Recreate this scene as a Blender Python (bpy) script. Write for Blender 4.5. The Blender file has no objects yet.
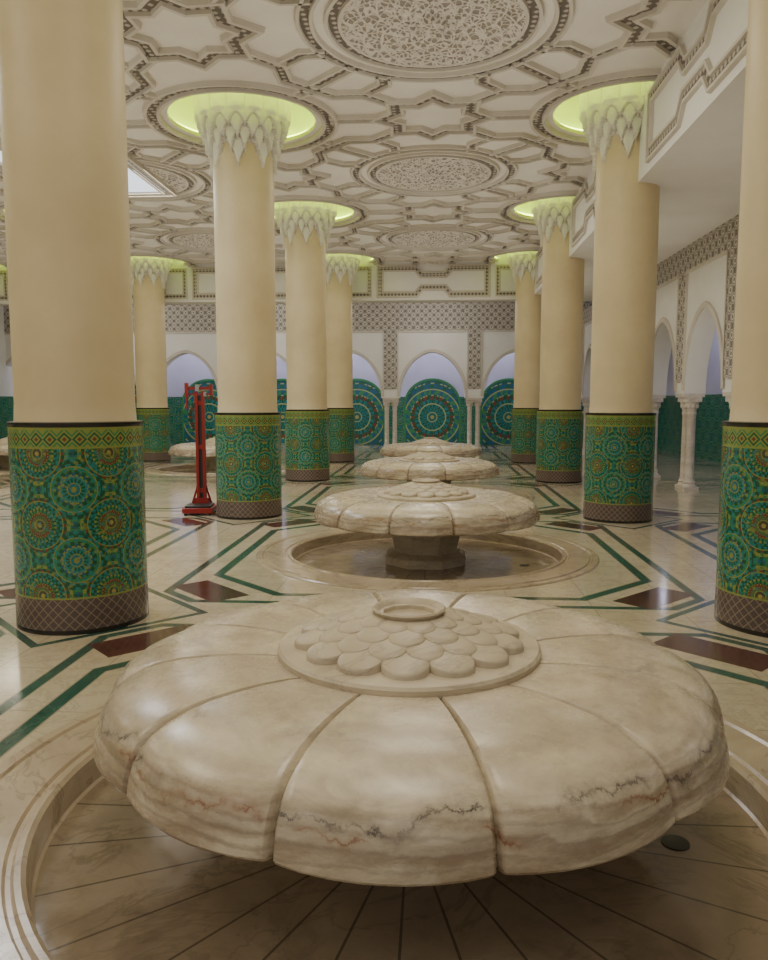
import bpy, bmesh, math, random
from mathutils import Vector, Matrix
random.seed(3)
S=bpy.context.scene
COL=S.collection
pi=math.pi
# ---------------------------------------------------------------- layout
PX,PY=4.86,4.8
X0=-0.035
FX=-0.075
FY=[2.86,7.72,12.52,17.32]
def by(j): return 2.92+PY*j
CY=[5.32+PY*j for j in range(4)]
CEIL=5.1
BB=4.14      # beam bottom
def coff(i,y): # measured column offsets from the ideal grid
    return (.02,-.17) if (i==0 and y<6) else (0,0)
# ---------------------------------------------------------------- node helpers
class V:
    def __init__(s,nt,k): s.nt=nt; s.k=k
    def op(s,o,*a,clamp=False):
        n=s.nt.nodes.new('ShaderNodeMath'); n.operation=o; n.use_clamp=clamp
        for i,v in enumerate((s,)+a):
            if isinstance(v,V): s.nt.links.new(v.k,n.inputs[i])
            else: n.inputs[i].default_value=v
        return V(s.nt,n.outputs[0])
    def __add__(s,o): return s.op('ADD',o)
    __radd__=__add__
    def __sub__(s,o): return s.op('SUBTRACT',o)
    def __rsub__(s,o): return s.op('MULTIPLY',-1.0).op('ADD',o)
    def __mul__(s,o): return s.op('MULTIPLY',o)
    __rmul__=__mul__
    def __truediv__(s,o): return s.op('DIVIDE',o)
    def __lt__(s,o): return s.op('LESS_THAN',o)
    def __gt__(s,o): return s.op('GREATER_THAN',o)
    def abs(s): return s.op('ABSOLUTE')
    def sin(s): return s.op('SINE')
    def cos(s): return s.op('COSINE')
    def max(s,o): return s.op('MAXIMUM',o)
    def min(s,o): return s.op('MINIMUM',o)
    def cell(s,p):   # centred repeat
        q=(s+p/2)/p
        return (q-q.op('FLOOR'))*p-p/2
def hyp(a,b): return (a*a+b*b).op('SQRT')
class MB:
    def __init__(s,name,rough=.5,spec=.5):
        s.m=bpy.data.materials.new(name); s.m.use_nodes=True
        s.nt=s.m.node_tree; s.b=s.nt.nodes['Principled BSDF']
        s.b.inputs['Roughness'].default_value=rough
        s.b.inputs['Specular IOR Level'].default_value=spec
        s._tc=None
    def tc(s):
        if not s._tc: s._tc=s.nt.nodes.new('ShaderNodeTexCoord')
        return s._tc
    def xyz(s,kind='Object'):
        n=s.nt.nodes.new('ShaderNodeSeparateXYZ')
        s.nt.links.new(s.tc().outputs[kind],n.inputs[0])
        return [V(s.nt,o) for o in n.outputs]
    def geo(s):
        g=s.nt.nodes.new('ShaderNodeNewGeometry')
        n=s.nt.nodes.new('ShaderNodeSeparateXYZ')
        s.nt.links.new(g.outputs['Position'],n.inputs[0])
        return [V(s.nt,o) for o in n.outputs]
    def vec(s,x,y,z):
        n=s.nt.nodes.new('ShaderNodeCombineXYZ')
        for i,v in enumerate((x,y,z)):
            if isinstance(v,V): s.nt.links.new(v.k,n.inputs[i])
            else: n.inputs[i].default_value=v
        return V(s.nt,n.outputs[0])
    def noise(s,vec,scale,detail=4,rough=.6,dist=0):
        n=s.nt.nodes.new('ShaderNodeTexNoise'); n.inputs['Scale'].default_value=scale
        n.inputs['Detail'].default_value=detail; n.inputs['Roughness'].default_value=rough
        n.inputs['Distortion'].default_value=dist
        s.nt.links.new(vec.k if vec else s.tc().outputs['Object'],n.inputs['Vector'])
        return V(s.nt,n.outputs[0])
    def mix(s,f,a,b):
        n=s.nt.nodes.new('ShaderNodeMix'); n.data_type='RGBA'
        for i,v in ((0,f),(6,a),(7,b)):
            if isinstance(v,V): s.nt.links.new(v.k,n.inputs[i])
            elif i==0: n.inputs[0].default_value=v
            else: n.inputs[i].default_value=(*v,1)
        return V(s.nt,n.outputs[2])
    def ramp(s,f,stops,const=False):
        n=s.nt.nodes.new('ShaderNodeValToRGB'); cr=n.color_ramp
        if const: cr.interpolation='CONSTANT'
        while len(cr.elements)<len(stops): cr.elements.new(.5)
        for e,(p,c) in zip(cr.elements,stops):
            e.position=p; e.color=(*c,1)
        s.nt.links.new(f.k,n.inputs[0]); return V(s.nt,n.outputs[0])
    def step(s,f,a,b):   # smooth 0..1
        n=s.nt.nodes.new('ShaderNodeMapRange'); n.inputs[1].default_value=a; n.inputs[2].default_value=b
        s.nt.links.new(f.k,n.inputs[0]); return V(s.nt,n.outputs[0])
    def color(s,c):
        if isinstance(c,V): s.nt.links.new(c.k,s.b.inputs['Base Color'])
        else: s.b.inputs['Base Color'].default_value=(*c,1)
        return s
    def rough(s,v): s.nt.links.new(v.k,s.b.inputs['Roughness']); return s
    def bump(s,h,st=.3,d=.01):
        n=s.nt.nodes.new('ShaderNodeBump'); n.inputs['Strength'].default_value=st; n.inputs['Distance'].default_value=d
        s.nt.links.new(h.k,n.inputs['Height']); s.nt.links.new(n.outputs[0],s.b.inputs['Normal']); return s
    def emit(s,c,st):
        s.b.inputs['Emission Color'].default_value=(*c,1); s.b.inputs['Emission Strength'].default_value=st; return s
    def pointy(s):
        g=s.nt.nodes.new('ShaderNodeNewGeometry'); return V(s.nt,g.outputs['Pointiness'])
# ---------------------------------------------------------------- materials
def plaster(name,c1,c2,rough=.7,crease_shade=None):
    m=MB(name,rough,.3); n=m.noise(None,1.3,5); c=m.mix(m.step(n,.35,.7),c1,c2)
    if crease_shade: c=m.mix((1-m.step(m.pointy(),.40,.49))*.85,c,crease_shade)  # creases darkened in the colour, standing in for weak shadow contrast
    m.color(c); n2=m.noise(None,40,3); m.bump(n2,.12,.004); return m.m
M_ceil=plaster('ceiling_plaster',(.82,.79,.73),(.76,.72,.65))
M_white=plaster('white_plaster',(.82,.81,.78),(.76,.75,.71))
M_lav=plaster('cool_plaster',(.62,.61,.72),(.56,.55,.66))
M_shaft=plaster('column_cream',(.70,.585,.365),(.60,.49,.295),.45)
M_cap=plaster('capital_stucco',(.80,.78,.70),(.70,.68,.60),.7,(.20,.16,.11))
M_rec=plaster('recess_plaster',(.76,.80,.40),(.72,.76,.38))
m=MB('strap_dentil',.8,.2); x,y,z=m.geo()
k=((x*70).sin()+(y*70).sin()+(z*70).sin())
m.color(m.mix(m.step(k,-.6,.6),(.16,.14,.12),(.50,.46,.40))); M_dent=m.m
M_strap=plaster('strap_plaster',(.65,.61,.54),(.55,.51,.44))
# carved medallion
m=MB('carved_stucco',.8,.2); x,y,z=m.xyz(); r=hyp(x,y); a=y.op('ARCTAN2',x)
n=m.noise(None,9,4,.6,1.2)
vo=m.nt.nodes.new('ShaderNodeTexVoronoi'); vo.feature='DISTANCE_TO_EDGE'; vo.inputs['Scale'].default_value=16
m.nt.links.new(m.vec(x+n*.05,y+n*.05,0.0).k,vo.inputs['Vector']); e=V(m.nt,vo.outputs['Distance'])
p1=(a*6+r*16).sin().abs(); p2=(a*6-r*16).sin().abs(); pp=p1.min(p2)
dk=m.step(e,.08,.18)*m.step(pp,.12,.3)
m.color(m.mix(dk*.85,(.66,.61,.54),(.25,.22,.18))); m.bump(1-dk,.8,.02); M_med=m.m  # shade of the carved hollows put into the colour

def rosette(m,u,v,P,N,palA,palB):
    du=u.cell(P); dv=v.cell(P); r=hyp(du,dv)/P*2; a=dv.op('ARCTAN2',du)
    pet=(a*(N/2)).sin().abs()
    c1=m.ramp(r,palA,True); c2=m.ramp(r,palB,True)
    return r,m.mix((pet>.62),c1,c2),pet
G1=(.012,.105,.050);G2=(.045,.25,.09);YG=(.26,.31,.07);TEAL=(.02,.25,.23);BL=(.02,.13,.21);BR=(.19,.055,.035);YE=(.42,.36,.09);DK=(.008,.03,.02)
PA=[(0,YE),(.06,BR),(.14,YG),(.17,BR),(.32,YG),(.35,G1),(.5,TEAL),(.56,G1),(.66,YG),(.69,BR),(.76,G2),(.84,YG),(.87,G1)]
PB=[(0,YE),(.06,G1),(.14,YG),(.17,G2),(.28,BR),(.36,G2),(.44,YG),(.5,G1),(.58,TEAL),(.66,YG),(.69,G1),(.78,YG),(.84,YG),(.87,G2)]
PC=[(0,YG),(.08,TEAL),(.16,YG),(.19,TEAL),(.34,YG),(.37,BL),(.48,G2),(.54,TEAL),(.62,YG),(.65,G1),(.76,TEAL),(.84,G2),(.9,BL)]
PD=[(0,YG),(.08,BL),(.16,YG),(.19,G1),(.30,TEAL),(.37,YG),(.42,G1),(.54,G2),(.62,YG),(.65,TEAL),(.72,G1),(.84,G2),(.9,G1)]
def zellij(name,cyl=True,P=.46,tealish=0):
    m=MB(name,.2,.5)
    if cyl:
        x,y,z=m.xyz(); u=y.op('ARCTAN2',x)*(P*6/(2*pi)); v=z-.26
    else:
        x,y,z=m.geo(); u=x+y; v=z
    r1,c1,p1=rosette(m,u,v,P,24,PA if not tealish else PC,PB if not tealish else PD)
    r2,c2,p2=rosette(m,u+P/2,v+P/2,P,16,PC,PD)
    c=m.mix((r2<r1),c1,c2)
    vo=m.nt.nodes.new('ShaderNodeTexVoronoi'); vo.feature='DISTANCE_TO_EDGE'; vo.inputs['Scale'].default_value=46
    m.nt.links.new(m.vec(u,v,0.0).k,vo.inputs['Vector']); e=V(m.nt,vo.outputs['Distance'])
    vc=m.nt.nodes.new('ShaderNodeTexVoronoi'); vc.inputs['Scale'].default_value=46
    m.nt.links.new(m.vec(u,v,0.0).k,vc.inputs['Vector'])
    sp=m.nt.nodes.new('ShaderNodeSeparateColor'); m.nt.links.new(vc.outputs['Color'],sp.inputs[0]); rr=V(m.nt,sp.outputs[0])
    c=m.mix((rr>.88)*.6,c,TEAL); c=m.mix((rr<.08)*.6,c,YG)
    c=m.mix(m.step(e,.0,.06)*.5+.5,DK,c)
    if cyl:
        la=((u*46+z*46).sin().abs()).min((u*46-z*46).sin().abs())
        low=m.mix(m.step(la,.12,.3),(.26,.20,.14),(.11,.082,.075))
        c=m.mix((z<.235),c,low)
        ub=u.cell(.092); vb=(z-1.27); q=(ub.abs()+vb.abs())
        up=m.ramp(q*10,[(0,BR),(.15,YG),(.3,G1),(.45,YG),(.6,G2),(.75,YG)],True)
        c=m.mix((z>1.215),c,up)
        ed=((z-1.215).abs()<.006).max(((z-1.335).abs()<.006)).max(((z-.24).abs()<.006))
        c=m.mix(ed,c,YG)
        c=m.mix((z>1.345),c,(.02,.018,.015))
        c=m.mix((z<.03),c,(.02,.018,.015))
    m.color(c); m.bump(e.min(.08),.25,.004); return m.m
M_zc=zellij('zellij_tile_column')
M_zw=zellij('zellij_tile_dado',False,.62,1)
m=MB('zellij_tile_motif',.25,.5); x,y,z=m.xyz(); r=hyp(x,z-1.0); a=(z-1.0).op('ARCTAN2',x)
pet=(a*8).sin().abs(); pet2=(a*12+r*8).sin().abs()
MG=(.02,.13,.08); MY=(.36,.42,.16); MT=(.02,.22,.22)
c1=m.ramp(r/1.5,[(0,YE),(.04,MT),(.1,MY),(.12,G1),(.22,MT),(.3,MY),(.325,G1),(.42,BR),(.50,MY),(.525,BL),(.64,MY),(.665,MG),(.78,MY),(.805,BL)],True)
c2=m.ramp(r/1.5,[(0,YE),(.04,G1),(.1,MY),(.12,MT),(.22,G1),(.3,MY),(.325,MT),(.42,G1),(.50,MG),(.525,G2),(.64,MY),(.665,BL),(.78,MG),(.85,G1)],True)
m.color(m.mix((pet2.min(pet)>.4),c1,c2)); M_motif=m.m
m=MB('carved_mosaic_band',.6,.3); x,y,z=m.geo(); u=x+y; P=.26
def lat(u,v): return hyp(u.cell(P),v.cell(P))
r1=lat(u,z); r2=lat(u+P/2,z+P/2); r=r1.min(r2)/(P*.5)
m.color(m.ramp(r,[(0,(.20,.17,.14)),(.22,(.66,.62,.54)),(.42,(.22,.20,.18)),(.55,(.64,.60,.52)),(.66,(.20,.18,.16))],True)); M_band=m.m
# banded stone
def marble(name,base,dark,vein,rough=.3,radial=False,bands=0,crease_shade=0):
    m=MB(name,rough,.5); x,y,z=m.xyz()
    vec=m.vec(x,y,z*3.2)
    n=m.noise(vec,1.6,6,.62,.9); n3=m.noise(vec,16,5)
    c=m.mix(m.step(n,.36,.66),base,dark)
    if bands:
        a=y.op('ARCTAN2',x); seg=((a+pi/2+.288)/(2*pi/12)).op('FLOOR')     # each petal is its own block
        ph=(seg*12.9898+1.0).sin()*4.0
        rr=hyp(x,y)
        d=z*1.7-rr*.9           # strata coordinate: layers run round each petal
        s1=m.noise(m.vec(x*.8+ph,y*.8,z*2.0+ph),1.3,7,.62,.3)
        w1=(s1*14+d*12+ph).sin()
        c=m.mix(m.step(w1,-.1,1)*.50,c,(dark[0]*.74,dark[1]*.74,dark[2]*.78))
        w2=(s1*20+d*40+ph).sin()
        sd=m.step(d,-.02,-.20)      # banding shows strongest on the cut outer faces
        c=m.mix(m.step(w2,0,1)*(sd*.52+.12),c,(dark[0]*.60,dark[1]*.52,dark[2]*.47))
        w3=(s1*34+d*90+ph).sin()
        c=m.mix(m.step(w3,.3,1)*sd*.35,c,(.20,.15,.11))
        n7=m.noise(m.vec(x+ph,y,z*3),5,8,.72,.5)
        c=m.mix(m.step(n7,.49,.70)*.55,c,(dark[0]*.56,dark[1]*.55,dark[2]*.56))
        c=m.mix(m.step(n7,.46,.28)*.40,c,(.84,.79,.68))
        s2=m.noise(m.vec(x*1.1+ph,y*1.1,z*.6),2.0,11,.72,.15)
        gate=m.noise(m.vec(x*1.3+ph,y*1.3,z),2.0,2); g=m.step(gate,.47,.54); g2=m.step(gate,.56,.48)
        gb=m.step(m.noise(m.vec(x*3+ph,y*3,z),3,3),.38,.55)
        v=((s2-.5)*.85+d+.13).abs()
        c=m.mix((1-m.step(v,0,.075))*g*.50,c,(.24,.20,.16))
        c=m.mix((1-m.step(v,0,.016))*g*gb*.95,c,vein)
        v5=((s2-.5)*.6+d+.22).abs()
        c=m.mix((1-m.step(v5,0,.06))*g2*.50,c,(.36,.22,.12))
        c=m.mix((1-m.step(v5,0,.014))*g2*gb*.95,c,(.24,.075,.03))
        v6=((s2-.5)*1.2+d-.25).abs()
        c=m.mix((1-m.step(v6,0,.03))*gb*.50,c,(.27,.24,.20))
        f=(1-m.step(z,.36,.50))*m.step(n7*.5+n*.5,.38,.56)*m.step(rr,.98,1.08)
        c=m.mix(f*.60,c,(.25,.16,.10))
    else:
        n4=m.noise(vec,1.5,6,.6,1.5); v4=(n4-.5).abs(); c=m.mix((1-m.step(v4,.0,.02))*.4,c,vein)
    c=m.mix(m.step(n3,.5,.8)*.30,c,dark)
    if crease_shade: c=m.mix((1-m.step(m.pointy(),.36,.48))*crease_shade,c,(.14,.105,.07))  # brown shade painted into seams and carved hollows
    rg=m.step(n3,0,1)*.18+(rough-.06)
    if radial:
        a=y.op('ARCTAN2',x); r=hyp(x,y)
        j=(a.cell(2*pi/28).abs()*r<.0045)
        seg=m.noise(m.vec((a/(2*pi/28)).op('FLOOR'),0.0,0.0),3.3,0)
        c=m.mix(m.step(seg,.3,.7)*.5,c,dark)
        n6=m.noise(m.vec(x,y,0.0),3.5,8,.7,.6)
        c=m.mix(m.step(n6,.5,.72)*.6,c,(.15,.11,.075))
        c=m.mix(j*.8,c,(.09,.07,.05))
        rg=m.step(n6,.40,.62)*-.16+.22      # wet patches
    m.color(c); m.rough(rg); return m.m
M_marb=marble('fountain_stone',(.74,.655,.50),(.54,.45,.32),(.055,.048,.042),.24,bands=1,crease_shade=.75)
M_marb2=marble('carved_marble',(.66,.58,.44),(.50,.42,.30),(.24,.20,.15),.38,crease_shade=.85)
M_basin=marble('basin_marble',(.38,.30,.205),(.26,.20,.135),(.10,.075,.05),.14,radial=True)
M_rim=marble('rim_marble',(.54,.44,.31),(.38,.30,.205),(.13,.095,.065),.16)
M_colm=marble('colonnette_marble',(.74,.68,.60),(.62,.56,.48),(.3,.26,.2),.35)
# floor
m=MB('floor_inlaid_marble',.10,.55); x,y,z=m.geo()
u=(x-X0).cell(PX); v=(y-by(0)).cell(PY); ax=u.abs(); ay=v.abs()
n=m.noise(m.vec(x,y,0.0),.8,6); n2=m.noise(m.vec(x,y,0.0),60,2); n3=m.noise(m.vec(x,y,0.0),4,6,.7,.8)
c=m.mix(m.step(n,.35,.65),(.63,.545,.395),(.48,.405,.28)); c=m.mix(m.step(n2,.45,.75)*.5,c,(.40,.335,.23))
c=m.mix((1-m.step((n3-.5).abs(),0,.04))*.45,c,(.31,.255,.18))
jt=((x-X0).cell(PX/8).abs()<.004).max((y-by(0)).cell(PY/8).abs()<.004)
c=m.mix(jt*.6,c,(.22,.18,.12))
s=(ax+ay)*.7071; t=((ax-ay)*.7071).abs()
d1=ax.max(ay)-1.84; d1=d1.max(s-2.14); d2=ax.max(ay)-2.08; d2=d2.max(s-2.74)
e=(((PX/2-ax)+(PY/2-ay))*.7071)
g=(d1.abs()<.040).max(d2.abs()<.034).max((e-.58).abs()<.028)
edge=(d1.abs()<.050).max(d2.abs()<.043)
gn=m.mix(m.step(n3,.3,.7),(.018,.055,.042),(.055,.12,.088))
c=m.mix(edge,c,(.30,.26,.18)); c=m.mix(g,c,gn)
rc=((s-2.48).abs()<.165)*(t<.34)
c=m.mix(rc,c,m.mix(m.step(n3,.3,.7),(.06,.022,.018),(.11,.045,.033)))
m.color(c); m.rough(m.step(n3,0,1)*.10+.07); M_floor=m.m
m=MB('cove_lamp'); m.color((.7,.8,.3)); m.emit((.74,.95,.09),12); M_cove=m.m
m=MB('skylight_glass'); m.color((.7,.75,.85)); m.emit((.76,.84,1.0),1.3); M_sky=m.m
m=MB('red_painted_metal',.35,.5); n=m.noise(None,6,3); m.color(m.mix(n,(.22,.012,.010),(.32,.022,.016))); M_red=m.m
m=MB('dark_metal',.4); m.color((.02,.02,.02)); M_dark=m.m
m=MB('steel',.3); m.color((.5,.5,.5)); m.b.inputs['Metallic'].default_value=1; M_steel=m.m
# ---------------------------------------------------------------- mesh helpers
def finish(bm,name,mats,ang=35,flip=False):
    bmesh.ops.remove_doubles(bm,verts=bm.verts,dist=1e-5)
    me=bpy.data.meshes.new(name); bm.to_mesh(me); bm.free()
    for q in mats: me.materials.append(q)
    for p in me.polygons: p.use_smooth=True
    me.set_sharp_from_angle(angle=math.radians(ang))
    return me
def obj(name,me,loc=(0,0,0),parent=None,rot=0):
    o=bpy.data.objects.new(name,me); COL.objects.link(o); o.location=loc; o.rotation_euler[2]=rot
    if parent: o.parent=parent
    return o
def empty(name,loc,rot=0):
    o=bpy.data.objects.new(name,None); o.empty_display_size=.2; COL.objects.link(o); o.location=loc; o.rotation_euler[2]=rot; return o
def lathe_into(bm,prof,seg=48,mi=None,off=(0,0,0),fn=None,rot=0):
    rings=[]
    for i,(r,z) in enumerate(prof):
        if r<1e-4: rings.append([bm.verts.new((off[0],off[1],off[2]+z))]); continue
        ring=[]
        for k in range(seg):
            a=2*pi*k/seg+rot
            ring.append(bm.verts.new((off[0]+r*math.cos(a),off[1]+r*math.sin(a),off[2]+z)))
        rings.append(ring)
    for i in range(len(rings)-1):
        A,B=rings[i],rings[i+1]; 
        for k in range(seg):
            k2=(k+1)%seg
            if len(A)==1 and len(B)==1: continue
            if len(A)==1: f=bm.faces.new((A[0],B[k2],B[k]))
            elif len(B)==1: f=bm.faces.new((A[k],A[k2],B[0]))
            else: f=bm.faces.new((A[k],A[k2],B[k2],B[k]))
            if mi: f.material_index=mi[i]
def box_into(bm,x0,x1,y0,y1,z0,z1,mi=0):
    v=[bm.verts.new((x,y,z)) for x in (x0,x1) for y in (y0,y1) for z in (z0,z1)]
    for q in ((0,1,3,2),(4,6,7,5),(0,4,5,1),(2,3,7,6),(0,2,6,4),(1,5,7,3)):
        f=bm.faces.new([v[i] for i in q]); f.material_index=mi
def cyl_between(bm,a,b,r,seg=12,mi=0):
    a=Vector(a);b=Vector(b);d=b-a; q=d.to_track_quat('Z','Y').to_matrix().to_4x4(); q.translation=(a+b)/2
    r_=bmesh.ops.create_cone(bm,cap_ends=True,segments=seg,radius1=r,radius2=r,depth=d.length,matrix=q)
    for v in r_['verts']:
        for f in v.link_faces: f.material_index=mi
SP=[(-.11,0),(-.10,.055),(-.060,.055),(-.052,.018),(.052,.018),(.060,.055),(.10,.055),(.11,0)]
def sweep(bm,pts,closed,mapf,prof=SP,sc=1.0,dent=(3,),mbase=0,mdent=1):
    n=len(pts); P=[Vector(p) for p in pts]; rows=[]
    for i in range(n):
        if closed or 0<i<n-1:
            d0=(P[i]-P[i-1]).normalized(); d1=(P[(i+1)%n]-P[i]).normalized()
        elif i==0: d0=d1=(P[1]-P[0]).normalized()
        else: d0=d1=(P[-1]-P[-2]).normalized()
        n0=Vector((-d0.y,d0.x)); n1=Vector((-d1.y,d1.x)); mm=(n0+n1)
        mm=mm.normalized(); k=1/max(.35,mm.dot(n0))
        rows.append([bm.verts.new(mapf(P[i].x+mm.x*k*o*sc,P[i].y+mm.y*k*o*sc,h*sc)) for o,h in prof])
    for i in range(n if closed else n-1):
        A=rows[i];B=rows[(i+1)%n]
        for j in range(len(prof)-1):
            f=bm.faces.new((A[j],A[j+1],B[j+1],B[j])); f.material_index=mdent if j in dent else mbase
def circ(cx,cy,r,n=56): return [(cx+r*math.cos(2*pi*k/n),cy+r*math.sin(2*pi*k/n)) for k in range(n)]
def hole_cell(bm,cx,cy,px,py,R,z,n=64,hx=None,hy=None):
    inn=[];out=[]; hx=cx if hx is None else hx; hy=cy if hy is None else hy
    for k in range(n):
        a=2*pi*k/n; c,s=math.cos(a),math.sin(a)
        inn.append(bm.verts.new((hx+R*c,hy+R*s,z)))
        q=1/max(abs(c),abs(s)); out.append(bm.verts.new((cx+px/2*c*q,cy+py/2*s*q,z)))
    for k in range(n):
        k2=(k+1)%n; bm.faces.new((inn[k],out[k],out[k2],inn[k2]))
def quad(bm,x0,x1,y0,y1,z,mi=0):
    f=bm.faces.new([bm.verts.new(p) for p in ((x0,y0,z),(x1,y0,z),(x1,y1,z),(x0,y1,z))]); f.material_index=mi
# ---------------------------------------------------------------- FLOOR
fount={(0,j):((-.09 if j==0 else FX),FY[j]) for j in range(4)}
fount[(-1,3)]=(X0-PX,by(3))
for j in (1,2,3): fount[(-2,j)]=(X0-2*PX,by(j))
bm=bmesh.new()
for i in range(-3,2):
    for j in range(-2,6):
        cx=X0+PX*i; cy=by(j)
        if (i,j) in fount: hole_cell(bm,cx,cy,PX,PY,1.66,0,hx=fount[(i,j)][0],hy=fount[(i,j)][1])
        else: quad(bm,cx-PX/2,cx+PX/2,cy-PY/2,cy+PY/2,0)
obj('floor',finish(bm,'floor',[M_floor]))
# ---------------------------------------------------------------- FOUNTAIN meshes
bm=bmesh.new()
lathe_into(bm,[(1.70,-.06),(1.70,.004),(1.69,.014),(1.64,.014),(1.63,.002),(1.615,.002),(1.605,.016),(1.42,.018),(1.41,.006),(1.395,.006),(1.385,.022),(1.365,.022),(1.35,.008),(1.345,-.02),(1.34,-.09),(1.33,-.1)],96,[0]*15)
lathe_into(bm,[(1.34,-.1),(1.0,-.1),(.3,-.1),(0,-.1)],96,[1]*3)
ME_basin=finish(bm,'basin',[M_rim,M_basin])
bm=bmesh.new()
lathe_into(bm,[(0,-.1),(.43,-.1),(.43,-.02),(.40,0.0),(.335,.02),(.335,.06),(.37,.20),(.41,.31),(.43,.37),(0,.37)],8,rot=pi/8)
ME_ped=finish(bm,'pedestal',[M_marb2],20)
# petal bowl
prof=[(.40,.560),(.47,.566),(.55,.577),(.65,.585),(.75,.587),(.84,.583),(.92,.572),(.99,.553),(1.048,.528),(1.088,.498),(1.113,.460),(1.127,.420),(1.134,.385),(1.135,.360),(1.128,.350),(1.10,.343),(1.0,.340),(.8,.338),(.6,.338),(.38,.345)]
pr=[]
for i in range(len(prof)-1):
    for q in (0,.5): pr.append((prof[i][0]*(1-q)+prof[i+1][0]*q,prof[i][1]*(1-q)+prof[i+1][1]*q))
pr.append(prof[-1])
ts=[-1,-.992,-.978,-.965,-.94,-.86,-.7,-.45,-.2,0,.2,.45,.7,.86,.94,.965,.978,.992]
bm=bmesh.new(); rings=[]
NP=12; a0=-pi/2-math.radians(15+1.5)
for r,z in pr:
    ring=[]
    w=min(1,max(0,(r-.45)/.3)); side=min(1,max(0,(r-.8)/.3))
    for p in range(NP):
        for t in ts:
            a=a0+2*pi*(p+(t+1)/2)/NP
            b=abs(t)**3; nt=max(0,(abs(t)-.962)/.038)**.6
            chord=1-(1-math.cos((t)*pi/NP))*0.55
            rr=r*(1-(1-chord)*side)-(.006*b+.024*nt*side)*side
            dz=(.006*b*w+(.024*nt)*(1-side*.6))
            zz=z-dz if z>.37 else z+.4*.01*b
            ring.append(bm.verts.new((rr*math.cos(a),rr*math.sin(a),zz)))
    rings.append(ring)
n=len(rings[0])
for i in range(len(rings)-1):
    for k in range(n):
        bm.faces.new((rings[i][k],rings[i+1][k],rings[i+1][(k+1)%n],rings[i][(k+1)%n]))
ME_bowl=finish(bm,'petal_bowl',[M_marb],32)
# medallion with scales + cup
bm=bmesh.new()
lathe_into(bm,[(.30,.55),(.480,.556),(.494,.562),(.496,.588),(.486,.598),(.40,.602),(.30,.612),(.2,.635),(.12,.65),(0,.65)],72)
def scale(rad,ang,L,W,z,tilt,th=.022):
    ca,sa=math.cos(ang),math.sin(ang); N=14
    outline=[(-L*1.2,-W*.8),(-L*.3,-W)]+[(L*math.sin(pi*(k+1)/(N+1)),-W*math.cos(pi*(k+1)/(N+1))) for k in range(N)]+[(-L*.3,W),(-L*1.2,W*.8)]
    def P(u,v,h):
        R=rad+u; zz=z-u*tilt+h
        return (R*ca-v*sa,R*sa+v*ca,zz)
    n=len(outline); rows=[]
    for sc,h in ((.55,th*1.12),(.86,th*1.0),(.96,th*.80)): rows.append([bm.verts.new(P(u*sc,v*sc,h)) for u,v in outline])
    rows.append([bm.verts.new(P(u,v,th*.5)) for u,v in outline])
    rows.append([bm.verts.new(P(u*.99,v*.99,-th*1.4)) for u,v in outline])
    c=bm.verts.new(P(0,0,th*1.15))
    for k in range(n):
        k2=(k+1)%n
        bm.faces.new((c,rows[0][k],rows[0][k2]))
        for q in range(4): bm.faces.new((rows[q][k],rows[q+1][k],rows[q+1][k2],rows[q][k2]))
for q,(rad,N,L,W,z,tl) in enumerate(((.352,14,.082,.083,.617,.20),(.283,14,.074,.069,.640,.20),(.218,11,.066,.066,.662,.20),(.158,10,.054,.056,.681,.20))):
    for k in range(N): scale(rad,-pi/2+2*pi*(k+(.5 if q%2 else 0))/N,L,W,z,tl)
lathe_into(bm,[(.08,.65),(.110,.695),(.134,.717),(.140,.727),(.134,.733),(.122,.727),(.10,.698),(.05,.680),(0,.676)],40)
ME_med=finish(bm,'medallion',[M_marb2],30)
bm=bmesh.new(); lathe_into(bm,[(.05,-.1),(.05,-.096),(.04,-.095),(0,-.095)],20)
ME_drain=finish(bm,'drain',[M_dark])
for (cx,cy) in fount.values():
    e=empty('marble_fountain',(cx,cy,0),0)
    obj('basin',ME_basin,(0,0,0),e); obj('pedestal',ME_ped,(0,0,0),e); obj('petal_bowl',ME_bowl,(0,0,0),e)
    obj('medallion',ME_med,(0,0,0),e); obj('drain',ME_drain,(.98,-.13,0),e)
# ---------------------------------------------------------------- COLUMNS
bm=bmesh.new()
lathe_into(bm,[(.435,0),(.435,.03),(.432,.24),(.432,1.34),(.436,1.35),(.436,1.375),(.40,1.38)],96)
ME_tile=finish(bm,'tiled_base',[M_zc])
bm=bmesh.new()
lathe_into(bm,[(.40,1.37),(.392,1.385),(.386,1.5),(.386,3.0),(.386,5.3)],64)
ME_shaft=finish(bm,'shaft',[M_shaft])
# muqarnas capital: tiers of pendant niches (scalloped lower edges) under a fluted collar
bm=bmesh.new(); NT=256; NZ=150; zs=[4.38+1.16*k/NZ for k in range(NZ+1)]
def ss(x): x=max(0,min(1,x)); return x*x*(3-2*x)
tiers=[(4.42,.30,8,0,.046),(4.58,.22,16,0,.050),(4.72,.18,16,.5,.052),(4.86,.15,16,0,.048)]
rings=[]
for z in zs:
    ring=[]
    for k in range(NT):
        th=k/NT; r=.384
        for (zk,am,N,ph,st) in tiers:
            f=(th*N+ph)%1.0; d=abs(f-.5)*2          # d=0 : pendant tip, d=1 : crown of the arch between pendants
            low=zk+am*math.sin(d*pi/2)**.9
            hh=ss((z-low)/.009)
            # arrises bulge towards the pendant axis so each tier reads as separate cells
            r+=st*hh*(1-.45*d*ss(1-(z-low)/.12))
        fl=ss((z-5.02)/.05); r+=fl*(.03*abs(math.cos(pi*th*16))+.005)
        a=2*pi*th; ring.append(bm.verts.new((r*math.cos(a),r*math.sin(a),z)))
    rings.append(ring)
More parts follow.
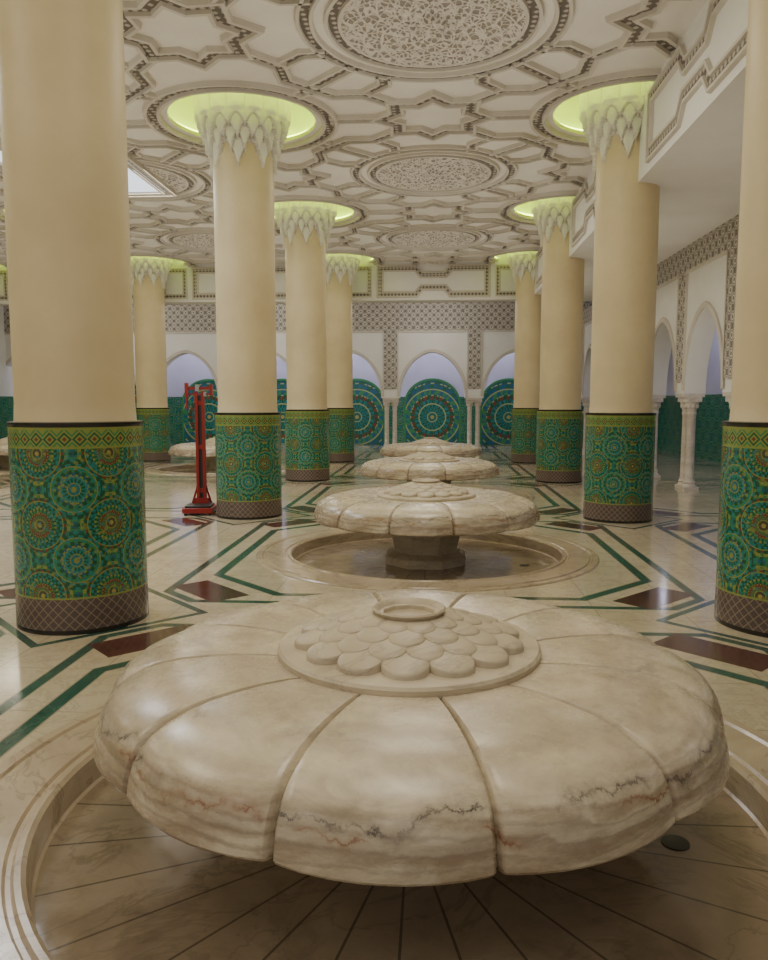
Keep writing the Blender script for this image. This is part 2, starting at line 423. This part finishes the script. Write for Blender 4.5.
for i in range(len(rings)-1):
    for k in range(NT): bm.faces.new((rings[i][k],rings[i][(k+1)%NT],rings[i+1][(k+1)%NT],rings[i+1][k]))
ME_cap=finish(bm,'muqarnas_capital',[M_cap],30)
HR=.93
bm=bmesh.new()
lathe_into(bm,[(HR,CEIL-.0),(HR,CEIL+.05),(HR+.12,CEIL+.05),(HR+.12,CEIL+.22),(HR,CEIL+.34),(.75,CEIL+.42),(.3,CEIL+.45)],64)
for f in bm.faces: f.normal_flip()
ME_rec=finish(bm,'cove_recess',[M_rec],60)
bm=bmesh.new(); ring=[]
for k in range(48):
    a=2*pi*k/48; row=[]
    for q in range(6):
        b=2*pi*q/6; R=HR+.065+.018*math.cos(b); row.append(bm.verts.new((R*math.cos(a),R*math.sin(a),CEIL+.075+.018*math.sin(b))))
    ring.append(row)
for k in range(48):
    for q in range(6): bm.faces.new((ring[k][q],ring[(k+1)%48][q],ring[(k+1)%48][(q+1)%6],ring[k][(q+1)%6]))
ME_cove=finish(bm,'cove_lamp',[M_cove])
cols=[(X0-PX/2+PX*i,y,i) for i in (-2,-1,0,1) for y in CY if not (i==-2 and y<9)]
for n_,(x,y,i) in enumerate(cols):
    dx,dy=coff(i,y)
    e=empty('tiled_column',(x+dx,y+dy,0),rot=.35+n_*.9)
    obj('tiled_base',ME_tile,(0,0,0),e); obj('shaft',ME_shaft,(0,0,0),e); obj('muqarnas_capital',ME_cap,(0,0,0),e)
    obj('cove_recess',ME_rec,(0,0,0),e); obj('cove_lamp',ME_cove,(0,0,0),e)
# ---------------------------------------------------------------- CEILING
bm=bmesh.new()
YB=20.25
ccx=[X0-PX/2+PX*i for i in (-2,-1,0,1)]
cyy=[CY[0]-PY]+CY
for i,cx in enumerate(ccx):
    for j,cy in enumerate(cyy):
        if (j>=1) and not (i==0 and cy<9):
            dx,dy=coff(i-2,cy); hole_cell(bm,cx,cy,PX,PY,HR,CEIL,hx=cx+dx,hy=cy+dy)
        else: quad(bm,cx-PX/2,cx+PX/2,cy-PY/2,cy+PY/2,CEIL)
for f in bm.faces: f.normal_flip()
obj('ceiling',finish(bm,'ceiling',[M_ceil]))
# straps
bm=bmesh.new(); mp=lambda u,v,h:(u,v,CEIL-h*1.0)
hx,hy=PX/2,PY/2
def star(cx,cy,R,n=8,k=.74,ph=0):
    return [(cx+(R if q%2==0 else R*k)*math.cos(ph+pi*q/n),cy+(R if q%2==0 else R*k)*math.sin(ph+pi*q/n)) for q in range(2*n)]
for i in (-2,-1,0):
    for j in range(-1,4):
        cx=X0+PX*i; cy=by(j)
        sweep(bm,circ(cx,cy,.95),True,mp,sc=.8)
        sweep(bm,circ(cx,cy,1.22),True,mp,sc=.8)
        sweep(bm,star(cx,cy+hy,.66),True,mp)
        sweep(bm,star(cx+hx,cy,.66),True,mp)
        sweep(bm,circ(cx-hx,cy+hy,1.12),True,mp)
        if i==0: sweep(bm,circ(cx+hx,cy+hy,1.12),True,mp)
        for sx in (-1,1):
            for sy in (-1,1):
                poly=[(.47,hy-.47),(.80,1.62),(1.16,1.62),(1.40,1.40),(1.64,1.16),(1.64,.80),(hx-.47,.47)]
                sweep(bm,[(cx+sx*a,cy+sy*b) for a,b in poly],False,mp,sc=.9)
                sweep(bm,[(cx+sx*.87,cy+sy*.87),(cx+sx*1.36,cy+sy*1.36)],False,mp,sc=.9)
                sweep(bm,[(cx+sx*1.44,cy+sy*1.44),(cx+sx*(hx-.80),cy+sy*(hy-.80))],False,mp,sc=.9)
                if sy>0: sweep(bm,[(cx+sx*.66,cy+sy*hy),(cx+sx*(hx-1.12),cy+sy*hy)],False,mp,sc=.9)
                sweep(bm,[(cx+sx*1.10,cy+sy*.55),(cx+sx*1.35,cy+sy*.55),(cx+sx*1.64,cy+sy*.80)],False,mp,sc=.8)
                sweep(bm,[(cx+sx*.55,cy+sy*1.10),(cx+sx*.55,cy+sy*1.35),(cx+sx*.80,cy+sy*1.62)],False,mp,sc=.8)
me=finish(bm,'ceiling_strapwork',[M_strap,M_dent],30); obj('trim_ceiling_strapwork',me)
# medallions
bm=bmesh.new(); NR,NA=34,224; rg=[]
for i in range(NR+1):
    r=.90*i/NR; row=[]
    for k in range(NA):
        a=2*pi*k/NA
        p=min(abs(math.sin(a*6+r*16)),abs(math.sin(a*6-r*16))); h=.028*(1-min(1,p*1.6)) 
        if r>.84: h=.03
        if r<.12: h=.04
        row.append(bm.verts.new((r*math.cos(a),r*math.sin(a),-.01-h)))
    rg.append(row)
for i in range(NR):
    for k in range(NA): bm.faces.new((rg[i][k],rg[i+1][k],rg[i+1][(k+1)%NA],rg[i][(k+1)%NA]))
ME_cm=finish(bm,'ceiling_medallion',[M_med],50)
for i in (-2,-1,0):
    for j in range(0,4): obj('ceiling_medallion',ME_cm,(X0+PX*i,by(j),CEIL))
# skylights in the left bay line
for cy in (7.9,11.95):
    e=empty('skylight',(-5.50,cy,CEIL-.01))
    bm=bmesh.new(); quad(bm,-.95,.95,-1.2,1.2,-.05)
    for f in bm.faces: f.normal_flip()
    obj('glass',finish(bm,'glass',[M_sky]),(0,0,0),e)
    bm=bmesh.new()
    sweep(bm,[(-1,-1.25),(1,-1.25),(1,1.25),(-1,1.25)],True,lambda u,v,h:(u,v,-h*1.6))
    obj('frame',finish(bm,'frame',[M_strap,M_dent]),(0,0,0),e)
# ---------------------------------------------------------------- BEAMS / WALLS
XB=2.43; XW=4.27; XL=-14.2; YA=25.0; YW=27.6; AC=4.85
bm=bmesh.new(); box_into(bm,XB,XW+.35,-4.3,YB,BB,CEIL+.6); obj('beam_right',finish(bm,'beam_right',[M_white]))
bm=bmesh.new(); box_into(bm,XL,XW+.35,YB,YB+.5,BB,CEIL+.6); obj('beam_back',finish(bm,'beam_back',[M_white]))
bm=bmesh.new(); box_into(bm,XL,7.3,YB+.5,YW,AC,AC+.1); obj('ceiling_back_aisle',finish(bm,'ceiling_back_aisle',[M_white]))
bm=bmesh.new(); box_into(bm,XW+.35,7.3,-4.3,YB+.5,BB,BB+.1); obj('ceiling_right_room',finish(bm,'ceiling_right_room',[M_lav]))
def panel(c,w,h):
    a,b=w/2,h/2
    return [(c-a,-b),(c-.45,-b),(c-.3,-b+.17),(c+.3,-b+.17),(c+.45,-b),(c+a,-b),(c+a,b),(c+.45,b),(c+.3,b-.17),(c-.3,b-.17),(c-.45,b),(c-a,b)]
zc=(BB+CEIL)/2
bm=bmesh.new()
for i in (-3,-2,-1,0):
    sweep(bm,panel(X0+PX*i,2.75,.66),True,lambda u,v,h:(u,YB-h,zc+v),sc=.8)
    for s in (-1,1):
        c=X0+PX*i+s*1.93
        sweep(bm,[(c-.28,-.33),(c+.28,-.33),(c+.28,.33),(c-.28,.33)],True,lambda u,v,h:(u,YB-h,zc+v),sc=.6)
obj('trim_beam_back',finish(bm,'trim_beam_back',[M_strap,M_dent],30))
bm=bmesh.new()
for j in (-1,0,1,2,3):
    sweep(bm,panel(by(j),3.0,.62),True,lambda u,v,h:(XB-h,u,zc+v),sc=.75)
obj('trim_beam_right',finish(bm,'trim_beam_right',[M_strap,M_dent],30))
def arcade(name,piers,pw,zs_,apex,top,thick,mapf,mat):
    bm=bmesh.new()
    def V3(u,z,d): return bm.verts.new(mapf(u,z,d))
    def box(u0,u1,z0,z1,mi=0,d0=0,d1=thick):
        v=[V3(u,z,d) for u in (u0,u1) for z in (z0,z1) for d in (d0,d1)]
        for q in ((0,1,3,2),(4,6,7,5),(0,4,5,1),(2,3,7,6),(0,2,6,4),(1,5,7,3)):
            f=bm.faces.new([v[i] for i in q]); f.material_index=mi
    piers=sorted(piers)
    for c in piers: box(c-pw/2,c+pw/2,zs_,top)
    for a,b in zip(piers[:-1],piers[1:]):
        u0=a+pw/2;u1=b-pw/2; c=(u0+u1)/2; w=(u1-u0)/2; N=32
        prev=None
        for k in range(N+1):
            ang=pi*k/N; t=-math.cos(ang)
            z=zs_+ (apex-zs_)*(max(0,1-abs(t)**2.1)**.5*.90+.10*(1-abs(t)))
            cur=[V3(c+w*t,z,0),V3(c+w*t,z,thick),V3(c+w*t,top,thick),V3(c+w*t,top,0)]
            if prev:
                for q in range(4):
                    f=bm.faces.new((prev[q],cur[q],cur[(q+1)%4],prev[(q+1)%4]))
            prev=cur
        pts=[]
        for k in range(N+1):
            t=-math.cos(pi*k/N); z=zs_+(apex-zs_)*(max(0,1-abs(t)**2.1)**.5*.90+.10*(1-abs(t)))
            pts.append((c+(w+.05)*t,z+.05))
        sweep(bm,pts,False,lambda u,v,h:mapf(u,v,-h),prof=[(-.05,0),(-.045,.03),(.045,.03),(.05,0)],dent=(),mbase=1)
    bmesh.ops.recalc_face_normals(bm,faces=bm.faces)
    obj(name,finish(bm,name,mat,30))
bp=[-.06+2.69*(n+.5) for n in range(-6,3)]
mb=lambda u,z,d:(u,YA+d,z)
arcade('wall_back_arcade',bp,.60,1.66,3.13,AC,.35,mb,[M_white,M_strap])
rp=[13.8+2.25*k for k in range(-6,5)]
mr=lambda u,z,d:(XW+d,u,z)
arcade('wall_right_arcade',rp,.52,1.66,3.0,BB,.35,mr,[M_white,M_strap])
def bands(name,piers,bw,z0,zb,top,mapf,u0,u1):
    bm=bmesh.new()
    def box(a,b,c,d,mi,h):
        v=[bm.verts.new(mapf(u,z,dd)) for u in (a,b) for z in (c,d) for dd in (-h,.0)]
        for q in ((0,1,3,2),(4,6,7,5),(0,4,5,1),(2,3,7,6),(0,2,6,4),(1,5,7,3)):
            f=bm.faces.new([v[i] for i in q]); f.material_index=mi
    box(u0,u1,zb,top,0,.02)
    for c in piers:
        box(c-bw/2,c+bw/2,z0,zb,0,.02)
        for s in (-1,1): box(c+s*bw/2-.02,c+s*bw/2+.02,z0,zb,1,.035)
    for a,b in zip(piers[:-1],piers[1:]): box(a+bw/2,b-bw/2,zb-.03,zb+.02,1,.035)
    bmesh.ops.recalc_face_normals(bm,faces=bm.faces)
    obj(name,finish(bm,name,[M_band,M_strap],30))
bands('trim_back_mosaic',bp,.46,1.95,3.78,AC,mb,bp[0]-.3,bp[-1]+.3)
bands('trim_right_mosaic',rp,.42,1.85,3.70,BB,mr,rp[0]-.26,rp[-1]+.26)
bm=bmesh.new()
lathe_into(bm,[(0,0),(.13,0),(.13,.07),(.10,.10),(.115,.13),(.095,.16),(.082,.20),(.078,1.28),(.09,1.30),(.09,1.33),(.08,1.345),(.095,1.42),(.125,1.50),(.135,1.52),(0,1.52)],20)
box_into(bm,-.14,.14,-.14,.14,1.52,1.6)
box_into(bm,-.14,.14,-.14,.14,0,.05)
for k in range(8):
    a=2*pi*k/8; lathe_into(bm,[(0,0),(.025,.02),(.03,.06),(.015,.10),(0,.11)],8,off=(.10*math.cos(a),.10*math.sin(a),1.40))
ME_cln=finish(bm,'colonnette',[M_colm],40)
bm=bmesh.new(); box_into(bm,-.255,.255,-.17,.17,1.6,1.66); bmesh.ops.recalc_face_normals(bm,faces=bm.faces); I1=finish(bm,'impost_block',[M_colm])
def pair(x,y,rot,me):
    e=empty('colonnette_pair',(x,y,0),rot)
    for k,s in ((1,-1),(2,1)):
        o=obj('colonnette_%d'%k,ME_cln,(s*.13,0,0),e); o.scale=(.9,.9,1)
    obj('impost_block',me,(0,0,0),e)
for c in bp: pair(c,YA+.175,0,I1)
for c in rp: pair(XW+.175,c,pi/2,I1)
bm=bmesh.new(); box_into(bm,XL,7.3,YW,YW+.2,0,AC); obj('wall_back',finish(bm,'wall_back',[M_lav]))
bm=bmesh.new(); box_into(bm,7.2,7.4,-4.3,YW,0,AC); obj('wall_right',finish(bm,'wall_right',[M_lav]))
bm=bmesh.new(); box_into(bm,XL-.2,XL,-4.3,YW,0,CEIL+.3); obj('wall_left',finish(bm,'wall_left',[M_white]))
bm=bmesh.new(); box_into(bm,XL,7.2,YW-.04,YW,0,1.72); box_into(bm,7.16,7.2,-4.3,YW-.04,0,1.72); box_into(bm,XL,XL+.04,-4.3,YW-.04,0,1.72)
obj('trim_tile_dado',finish(bm,'trim_tile_dado',[M_zw]))
bm=bmesh.new(); N=28; w=.98
pts=[(-w,0.02)]+[(-w*math.cos(pi*k/N),1.35+.98*math.sin(pi*k/N)**.9) for k in range(N+1)]+[(w,.02)]
F=[bm.verts.new((a,-.06,b)) for a,b in pts]; B=[bm.verts.new((a,-.04,b)) for a,b in pts]
bm.faces.new(F)
for k in range(len(pts)-1): bm.faces.new((F[k],B[k],B[k+1],F[k+1]))
sweep(bm,[(a,b) for a,b in pts],False,lambda u,v,h:(u,-.06-h,v),prof=[(-.04,0),(-.035,.02),(.035,.02),(.04,0)],dent=(),mbase=1)
bmesh.ops.recalc_face_normals(bm,faces=bm.faces)
m=MB('green_glaze',.2); m.color(G2)
ME_mot=finish(bm,'tile_arch',[M_motif,m.m],30)
for a,b in zip(bp[:-1],bp[1:]): obj('trim_tile_arch',ME_mot,((a+b)/2,YW,0))
# ---------------------------------------------------------------- RED WEIGHING SCALE
e=empty('weighing_scale',(-3.17,10.2,0),rot=.12)
bm=bmesh.new()
box_into(bm,-.20,.20,-.20,.28,.03,.10); box_into(bm,-.17,.17,-.17,.17,.10,.13,1)
for a in (-.16,.16):
    for b in (-.16,.22): cyl_between(bm,(a,b,0),(a,b,.03),.025,mi=1)
bmesh.ops.recalc_face_normals(bm,faces=bm.faces); o=obj('platform',finish(bm,'platform',[M_red,M_dark],30),(0,0,0),e)
md=o.modifiers.new('b','BEVEL'); md.width=.012; md.segments=2
bm=bmesh.new()
box_into(bm,-.065,-.025,.15,.21,.10,1.66); box_into(bm,.025,.065,.15,.21,.10,1.66); box_into(bm,-.025,.025,.17,.19,.10,1.60,1)
for z in (.3,.9,1.5): box_into(bm,-.04,.04,.16,.20,z-.03,z+.03)
box_into(bm,-.1,.1,.10,.24,.10,.20); cyl_between(bm,(-.13,.18,.12),(-.045,.18,.40),.014); cyl_between(bm,(.13,.18,.12),(.045,.18,.40),.014)
obj('post',finish(bm,'post',[M_red,M_dark],30),(0,0,0),e)
bm=bmesh.new()
box_into(bm,-.17,.17,.15,.19,1.68,1.72); box_into(bm,-.17,.17,.155,.185,1.61,1.63); box_into(bm,-.19,-.15,.13,.21,1.58,1.77); box_into(bm,.14,.18,.13,.21,1.60,1.75)
cyl_between(bm,(-.17,.17,1.60),(-.17,.17,1.42),.016); box_into(bm,-.05,.0,.13,.21,1.66,1.75,1); box_into(bm,.06,.09,.14,.20,1.59,1.65,1)
obj('balance_beam',finish(bm,'balance_beam',[M_red,M_steel],30),(0,0,0),e)
# ---------------------------------------------------------------- LIGHTS
def light(kind,loc,energy,color,size=.3,rot=None):
    l=bpy.data.lights.new(kind.lower()+'_light',kind); l.energy=energy; l.color=color
    if kind=='AREA': l.size=size
    else: l.shadow_soft_size=size
    o=bpy.data.objects.new(kind.lower()+'_light',l); COL.objects.link(o); o.location=loc
    if rot: o.rotation_euler=rot
    return o
W=(1,.90,.72)
for i in (-2,-1,0):
    for j in (-1,0,1,2,3):
        light('AREA',(X0+PX*i,by(j),CEIL-.09),62 if j in (0,1) else (54 if j>1 else 44),W,1.5)  # unseen fill added under each medallion in place of bounced light
        light('AREA',(X0+PX*i,by(j),2.9),20,(1,.94,.83),2.0,(pi,0,0))  # upward fill added in mid-air to brighten the ceiling, no fixture there
for c in range(-4,2): light('POINT',(-.06+2.69*c,26.4,4.2),46,(.78,.78,1.0),.3)
for y in (5,10,15,20): light('POINT',(5.9,y,3.6),30,(.80,.79,1.0),.3)
for c in (-9.5,-4.9,0): light('POINT',(c,22.8,4.4),68,(1,.95,.88),.3)
for y in (8,12.5,17): light('AREA',(3.4,y,1.2),10,W,1.0,(pi,0,0))
light('AREA',(-5.5,7.9,CEIL-.1),100,(.75,.84,1.0),1.8); light('AREA',(-5.5,11.95,CEIL-.1),50,(.75,.84,1.0),1.8)
w=bpy.data.worlds.new('world'); S.world=w; w.use_nodes=True
w.node_tree.nodes['Background'].inputs[0].default_value=(.97,.94,.90,1); w.node_tree.nodes['Background'].inputs[1].default_value=.38
# ---------------------------------------------------------------- CAMERA
cd=bpy.data.cameras.new('camera'); cam=bpy.data.objects.new('camera',cd); COL.objects.link(cam)
cd.sensor_fit='VERTICAL'; cd.sensor_height=36; cd.lens=770/960*36; cd.clip_start=.05
cam.location=(0,0,1.5); cam.rotation_euler=(math.radians(90-5.71),0,math.radians(3.7))
S.camera=cam
